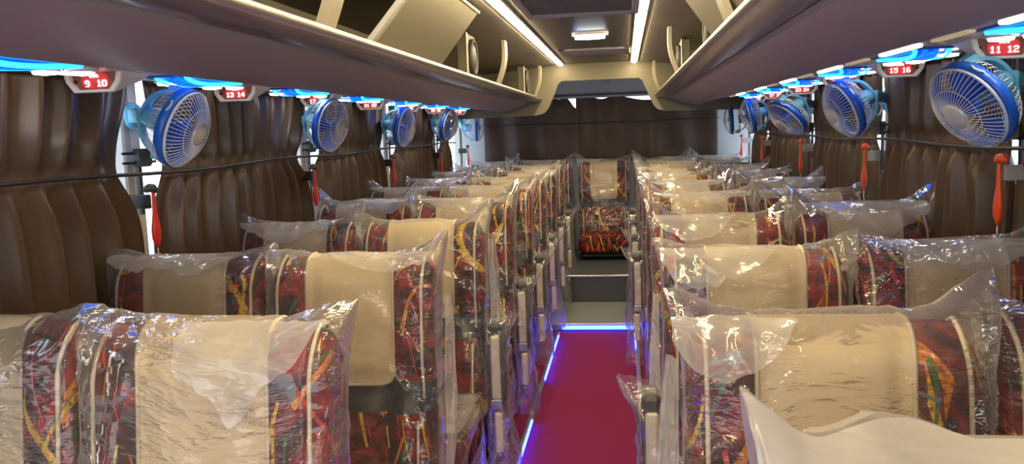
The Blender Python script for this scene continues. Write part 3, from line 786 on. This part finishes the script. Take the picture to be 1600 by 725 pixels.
def make_bag(seed, ears, top_z=ZT+.022, flap=None, res=(112, 70), puff=0.0, zbot=.40, sideflap=None, ep=(.42, 2.0), sag=.010, wr=1.0):
    """clear bag pulled over a backrest: closed at the top by a flat seam whose corners stick up"""
    rnd = random.Random(seed); m = MB(); nu, nv = res
    def hw(z): return HW+.007+puff*.2
    zt0 = top_z-.075
    def fn(u, v):
        q = 2*PI*u; c, s_ = math.cos(q), math.sin(q)
        z = zbot+v*(top_z-zbot)
        k = sm(zt0, top_z, z)          # 0 below, 1 at the seam
        kk = max(0, (z-zt0)/(top_z-zt0)) if z > zt0 else 0
        w = hw(z)+.014*kk; w += .007*noise3((c, s_, z*4), seed)
        t_ = (.062+.018*sm(.7, .5, z)+puff)
        t_ *= math.sqrt(max(0, 1-kk**1.9)) if kk > 0 else 1
        e = 5.0
        cx = math.copysign(abs(c)**(2/e), c); cy = math.copysign(abs(s_)**(2/e), s_)
        x = w*cx; y = yc(min(z, ZT))+t_*cy-(.026*(1-kk**2) if s_ < 0 else 0)
        # ears and seam sag
        ear = ears[0] if cx < 0 else ears[1]
        edge = sm(ep[0], 1.0, abs(cx))
        dz = ear*edge**ep[1]*kk**1.2
        dz -= sag*(1-edge)*kk*(1-.5*noise3((x*6, 0, 0), seed))
        x *= 1+.05*edge*kk*(1 if ear > .02 else .4)
        n1 = noise3((x*7+z*3, s_*1.5, z*9), seed); n2 = rid((x*5-z*4, s_*2+3, z*6+x*3), seed); n3 = rid((x*11+z*9, s_*2, z*13-x*6), seed+5, 4)
        amp = (1-kk*.55)
        d = max(-.003, wr*(.010*n1+.010*n2*n2+.003*n3))*amp
        y += (-d if s_ < 0 else d)*abs(s_)**.5; x += d*.25*cx
        y += (.020*wr*noise3((x*9, 1, 2), seed+2)+.006*noise3((x*25, 5, z*4), seed))*kk
        dz += kk*(.010*noise3((x*12, 7, 0), seed+1)+.005*noise3((x*40, 2, 0), seed+1))
        y += .03*edge*kk*kk*noise3((cx*2, 0, 9), seed)
        return (x, y, z+dz)
    m.grid(fn, nu, nv, wrap=True)
    if flap:
        x0, x1, dep, skew = flap
        def ff(u, v):
            x = x0+(x1-x0)*u; cx = x/(HW+.03); ear = (ears[0] if cx < 0 else ears[1])*sm(.42, 1, abs(cx))**2
            low = dep*max(.04, (.10+.90*math.sin(u*PI)**.8+skew*(u-.5)*.9)*(1+.7*noise3((x*9, 3, 0), seed+3)+.25*noise3((x*31, 3, 0), seed+3)))
            zt = top_z-.006+ear*.5*0
            z = zt-v*low; kk = max(0, (z-zt0)/(top_z-zt0))
            t_ = .064*math.sqrt(max(0, 1-kk**1.9))
            y = yc(min(z, ZT))-t_-.034-.020*sm(0, .3, v)-wr*(.009*rid((x*6+z*5, 1, z*7), seed+4)+.012*noise3((x*6, 2, z*7), seed+8))
            return (x, y, z+.004*noise3((x*30, 0, 0), seed))
        m.grid(ff, 44, 22, 1)
    if sideflap:
        s_, wd, z0, z1 = sideflap
        def sf(u, v):
            z = z0+(z1-z0)*v; x = s_*(hw(z)+.004+wd*u*(.4+.6*math.sin(v*PI*.9+.2))); y = yc(z)+.02+.03*noise3((u*3, z*7, 0), seed)+.02*u
            return (x, y, z)
        m.grid(sf, 10, 30, 1)
    return m.mesh('plastic_cover', [M['plastic'], M['milky']])
def make_cushion():
    m = MB(); nu, nv = 40, 14
    def fn(u, v):
        q = 2*PI*u; c, s_ = math.cos(q), math.sin(q); a_ = -PI/2+v*PI; ca = math.cos(a_); sa = math.sin(a_)
        ca = math.copysign(abs(ca)**.45, ca); sa = math.copysign(abs(sa)**.5, sa)
        x = .228*math.copysign(abs(c)**.5, c)*ca; y = -.335+.235*math.copysign(abs(s_)**.5, s_)*ca; z = .37+.075*sa+.012*(1 if sa > 0 else 0)*math.cos(x*6)
        return (x, y, z)
    m.grid(fn, nu, nv, wrap=True); return m
def make_skirt(seed):
    """plastic over the cushion hanging down towards the floor"""
    m = MB()
    def fn(u, v):
        q = 2*PI*u; c, s_ = math.cos(q), math.sin(q)
        cx = math.copysign(abs(c)**.4, c); cy = math.copysign(abs(s_)**.4, s_)
        z = .475-v*.33; k = min(1, v/.06); fl = .008*v*(1+noise3((c*2, s_*2, 0), seed))
        d = .010*noise3((c*3, s_*3, z*8), seed)+.016*rid((c*3, s_*3, z*4), seed+1)*v
        return ((.222*k+fl+d)*cx if v > 0 else .20*cx, -.335+(.245*(k if v > 0 else .9)+fl+d)*cy, z-.004*noise3((c*4, s_*4, 0), seed)*(1-v))
    m.grid(fn, 80, 26, wrap=True)
    m.grid(lambda u, v: (.215*(2*u-1), -.335+.225*(2*v-1), .478+.006*noise3((u*6, v*6, 1), seed)), 24, 20)
    return m.mesh('cushion_cover', M['plastic'])
def armrest(parent, s_):
    """armrest standing folded up at the aisle side"""
    x = s_*.262
    m = MB(); m.box(x-.026, x+.026, -.115, -.010, .40, .715, .014); a_ = m.build('armrest', M['darkgrey'], parent)
    m = MB(); m.box(x-.0165, x+.0165, -.123, -.112, .44, .672, .006); 
    for z in (.50, .60, .645): m.lathe([(.003, 0), (.0025, .002), (.0001, .0025)], 8, 0, Matrix.Translation((x, -.123, z)) @ Euler((PI/2, 0, 0)).to_matrix().to_4x4())
    m.build('face_plate', M['cream'], a_)
    m = MB(); m.box(x-.020, x+.020, -.124, -.113, .405, .44, .003); m.build('latch', M['steel'], a_)
    m = MB(); m.box(x-.014+s_*.006, x+.014+s_*.006, -.135, -.06, .25, .395, .005); m.build('hinge_post', M['cream'], parent)
def make_sleeve(seed):
    m = MB()
    def fn(u, v):
        q = 2*PI*u; c, s_ = math.cos(q), math.sin(q); cx = math.copysign(abs(c)**.5, c); cy = math.copysign(abs(s_)**.5, s_)
        z = .12+v*.61; top = sm(.86, 1, v)
        fl = .018*top*1.0+.05*sm(.45, 0.05, v)*(.6+.6*noise3((c, s_, z*6), seed))
        out_ = max(0, cx)
        x = .036*cx+fl*out_*1.0+.03*out_*top; y = -.062+(.066+.02*sm(.4, 0, v))*cy*(1-.6*top)
        d = .006*noise3((c*2, s_*2, z*12), seed)+.008*rid((c*2, s_*2, z*8), seed)
        return (x+d*cx, y+d*cy, z+.02*top*out_+.006*noise3((c*3, 0, 0), seed)*top)
    m.grid(fn, 48, 46, wrap=True)
    return m.mesh('armrest_cover', M['plastic'])
seat_m = {}
m = shell_band(.745, ZT, 30, True); seat_m['backrest'] = m.mesh('backrest', M['fabric'])
m = shell_band(.665, .745, 8); seat_m['waist_band'] = m.mesh('waist_band', M['navy'])
m = shell_band(ZB, .665, 16); seat_m['lumbar_cushion'] = m.mesh('lumbar_cushion', M['fabric'])
pm, rim = make_panel(); seat_m['headrest_panel'] = pm.mesh('headrest_panel', M['beige']); seat_m['panel_piping'] = rim.mesh('panel_piping', M['piping'])
seat_m['wing_l'] = make_wing_piping(-1).mesh('wing_piping', M['piping']); seat_m['wing_r'] = make_wing_piping(1).mesh('wing_piping', M['piping'])
for s_ in (-1, 1):
    mm = MB(); mm.tube([(s_*.185, surf(s_*.185, z, True, .003), z) for z in [.42+.012*k for k in range(20)]], .004, 5)
    seat_m['lumbar_piping%d' % s_] = mm.mesh('lumbar_piping', M['piping'])
seat_m['seat_cushion'] = make_cushion().mesh('seat_cushion', M['fabric'])
mm = MB(); mm.box(-.20, .20, -.50, -.10, .265, .305, .01)
for x in (-.15, .15): mm.box(x-.02, x+.02, -.46, -.12, .0, .27, .006); mm.box(x-.03, x+.03, -.50, -.08, 0, .02, .004)
seat_m['base_frame'] = mm.mesh('base_frame', M['black'])
mm = MB(); mm.box(-.20, .20, -.50, -.10, .262, .30, .01); mm.box(-.19, .19, -.46, -.10, .252, .265, .004); seat_m['bench_frame'] = mm.mesh('base_frame', M['black'])
SK = [make_skirt(s) for s in (3, 14)]
SL = [make_sleeve(s) for s in (2, 9, 17)]
ORD = ['first', 'second', 'third', 'fourth', 'fifth', 'sixth', 'seventh', 'eighth']
def seat(x, y, z0, lbl, grp, bag, skirt=0, bench=False, arm=0, sleeve=0):
    t_ = thing('bus_seat', lbl, 'bus seat', (x, y, z0), grp)
    def put(nm, me, par=None, loc=None, sx=1):
        o = bpy.data.objects.new(nm, me); COL.objects.link(o); o.parent = par or t_
        if loc: o.location = loc
        if sx != 1: o.scale = (sx, 1, 1)
        return o
    b_ = put('backrest', seat_m['backrest'])
    put('wing_piping', seat_m['wing_l'], b_); put('wing_piping', seat_m['wing_r'], b_)
    hp = put('headrest_panel', seat_m['headrest_panel']); put('panel_piping', seat_m['panel_piping'], hp)
    put('waist_band', seat_m['waist_band']); lc = put('lumbar_cushion', seat_m['lumbar_cushion']); put('lumbar_piping', seat_m['lumbar_piping-1'], lc); put('lumbar_piping', seat_m['lumbar_piping1'], lc)
    put('seat_cushion', seat_m['seat_cushion']); put('base_frame', seat_m['bench_frame' if bench else 'base_frame'])
    put('plastic_cover', bag, None, None, .955 if abs(x) > .8 else .98)
    if not bench: put('cushion_cover', SK[skirt])
    if arm:
        armrest(t_, arm); put('armrest_cover', SL[sleeve], None, (arm*.262, 0, 0), arm)
    return t_
# bags: individual ones for the rows close to the camera, shared shapes farther back
BAG = {}
BAG['aAL'] = make_bag(1, (.012, .022), flap=(-.02, .238, .125, -.75), res=(150, 96))
BAG['wAL'] = make_bag(2, (.0, .012), res=(120, 80))
BAG['aBL'] = make_bag(3, (.0, .045), flap=(-.05, .23, .05, .5), res=(140, 90), sideflap=(1, .03, .45, .95))
BAG['wBL'] = make_bag(4, (.018, .012), flap=(-.22, .2, .05, -.4), res=(120, 80))
BAG['aAR'] = make_bag(5, (.035, .055), flap=(-.255, -.06, .075, -.5), top_z=ZT+.026, res=(150, 96), sideflap=(-1, .04, .45, 1.0))
BAG['wAR'] = make_bag(6, (.01, .03), res=(120, 80))
BAG['aBR'] = make_bag(7, (.01, .03), flap=(-.24, .05, .085, -.5), res=(140, 90), sideflap=(-1, .03, .45, .95))
BAG['wBR'] = make_bag(8, (.0, .035), flap=(-.2, .22, .05, .4), res=(120, 80), top_z=ZT+.03)
BAG['aCL'] = make_bag(9, (.03, .06), res=(110, 70), sideflap=(1, .035, .5, 1.0)); BAG['wCL'] = make_bag(10, (.03, .065), flap=(-.22, .1, .06, .2), res=(110, 70))
BAG['aCR'] = make_bag(11, (.055, .06), flap=(-.22, .05, .08, -.5), res=(110, 70)); BAG['wCR'] = make_bag(12, (.05, .055), flap=(-.22, .2, .10, .3), res=(110, 70), top_z=ZT+.05)
SH = [make_bag(20+k, e, flap=f_, top_z=ZT+.036, res=(80, 50)) for k, (e, f_) in enumerate((((.05, .03), (-.24, .0, .06, -.4)), ((.02, .07), (-.2, .2, .05, .3)), ((.06, .06), (.0, .24, .06, .5)), ((.0, .05), (-.22, .1, .07, -.3)), ((.075, .02), (-.2, .22, .04, .2))))]
BAG0 = [make_bag(41, (.066, .0), top_z=ZT+.064, wr=2.4, flap=(-.25, .25, .20, .1), res=(200, 90), puff=.015, ep=(.80, 1.1), sag=-.022), make_bag(42, (.02, .03), top_z=ZT+.05, wr=2.4, flap=(-.25, .25, .18, -.1), res=(130, 80), puff=.015)]
for b_ in BAG0: b_.materials[0] = M['opaque']; b_.materials[1] = M['opaque']
YA = 1.405; XA, XW = .523, 1.003
armL = {2, 3, 4, 5, 6, 7}; armR = {1, 4, 5, 6, 7}
for sg, sd in ((-1, 'L'), (1, 'R')):
    sn = 'left of the aisle' if sg < 0 else 'right of the aisle'
    for r in range(8):
        y = YA+.796*r
        z0 = 0 if y < 5.75 else (.0 if y < 6.4 else .0)
        for kind, xx in (('a', XA), ('w', XW)):
            key = kind+'ABC'[r]+sd if r < 3 else None
            bag = BAG[key] if key else SH[(r*2+(kind == 'w')+(sg > 0)*3) % 5]
            nm = 'aisle' if kind == 'a' else 'window'
            if r == 0:
                lbl = 'plastic wrapped red patterned %s seat %s, first row, large and near' % (nm, sn) if kind == 'a' else 'plastic wrapped red patterned window seat %s, first row, at the picture edge' % sn
            else: lbl = 'plastic wrapped red patterned %s seat %s, %s row from the front' % (nm, sn, ORD[r])
            arm = -sg if (kind == 'a' and r in (armL if sg < 0 else armR)) else 0
            seat(sg*xx, y+(.03 if kind == 'w' else 0), z0, lbl, 'bus seats in rows', bag, (r+(kind == 'w')) % 2, False, arm, r % 3)
seat(XA+.025, .655, 0, 'milky plastic cover of a seat at the bottom edge, aisle place', 'bus seats in rows', BAG0[0])
seat(XW+.025, .665, 0, 'milky plastic cover of a seat in the bottom corner, window place', 'bus seats in rows', BAG0[1], 1)
for i, x in enumerate((-1.0, -.50, .015, .52, 1.02)):
    w = ['by the wall on the left', 'second from the wall on the left', 'in the middle, closing the aisle', 'second from the wall on the right', 'by the wall on the right'][i]
    seat(x, 7.74, .01, 'rear bench seat in plastic, %s' % w, 'rear bench seats', SH[(i*2+1) % 5] if i != 2 else SH[0], bench=True)

# ------------------------------------------------------------------ light and colour management
w = bpy.data.worlds.new('world'); sc.world = w; w.use_nodes = True
bg = w.node_tree.nodes['Background']; bg.inputs[0].default_value = (.90, .95, 1, 1); bg.inputs[1].default_value = 2.7
sc.view_settings.view_transform = 'Standard'; sc.view_settings.look = 'None'; sc.view_settings.gamma = 1; sc.view_settings.exposure = 0.22
sc.view_settings.use_curve_mapping = False
sc.cycles.transparent_max_bounces = 40; sc.cycles.use_adaptive_sampling = True; sc.cycles.adaptive_threshold = .03; sc.cycles.max_bounces = 7; sc.cycles.use_denoising = True
sc.cycles.sample_clamp_indirect = 6
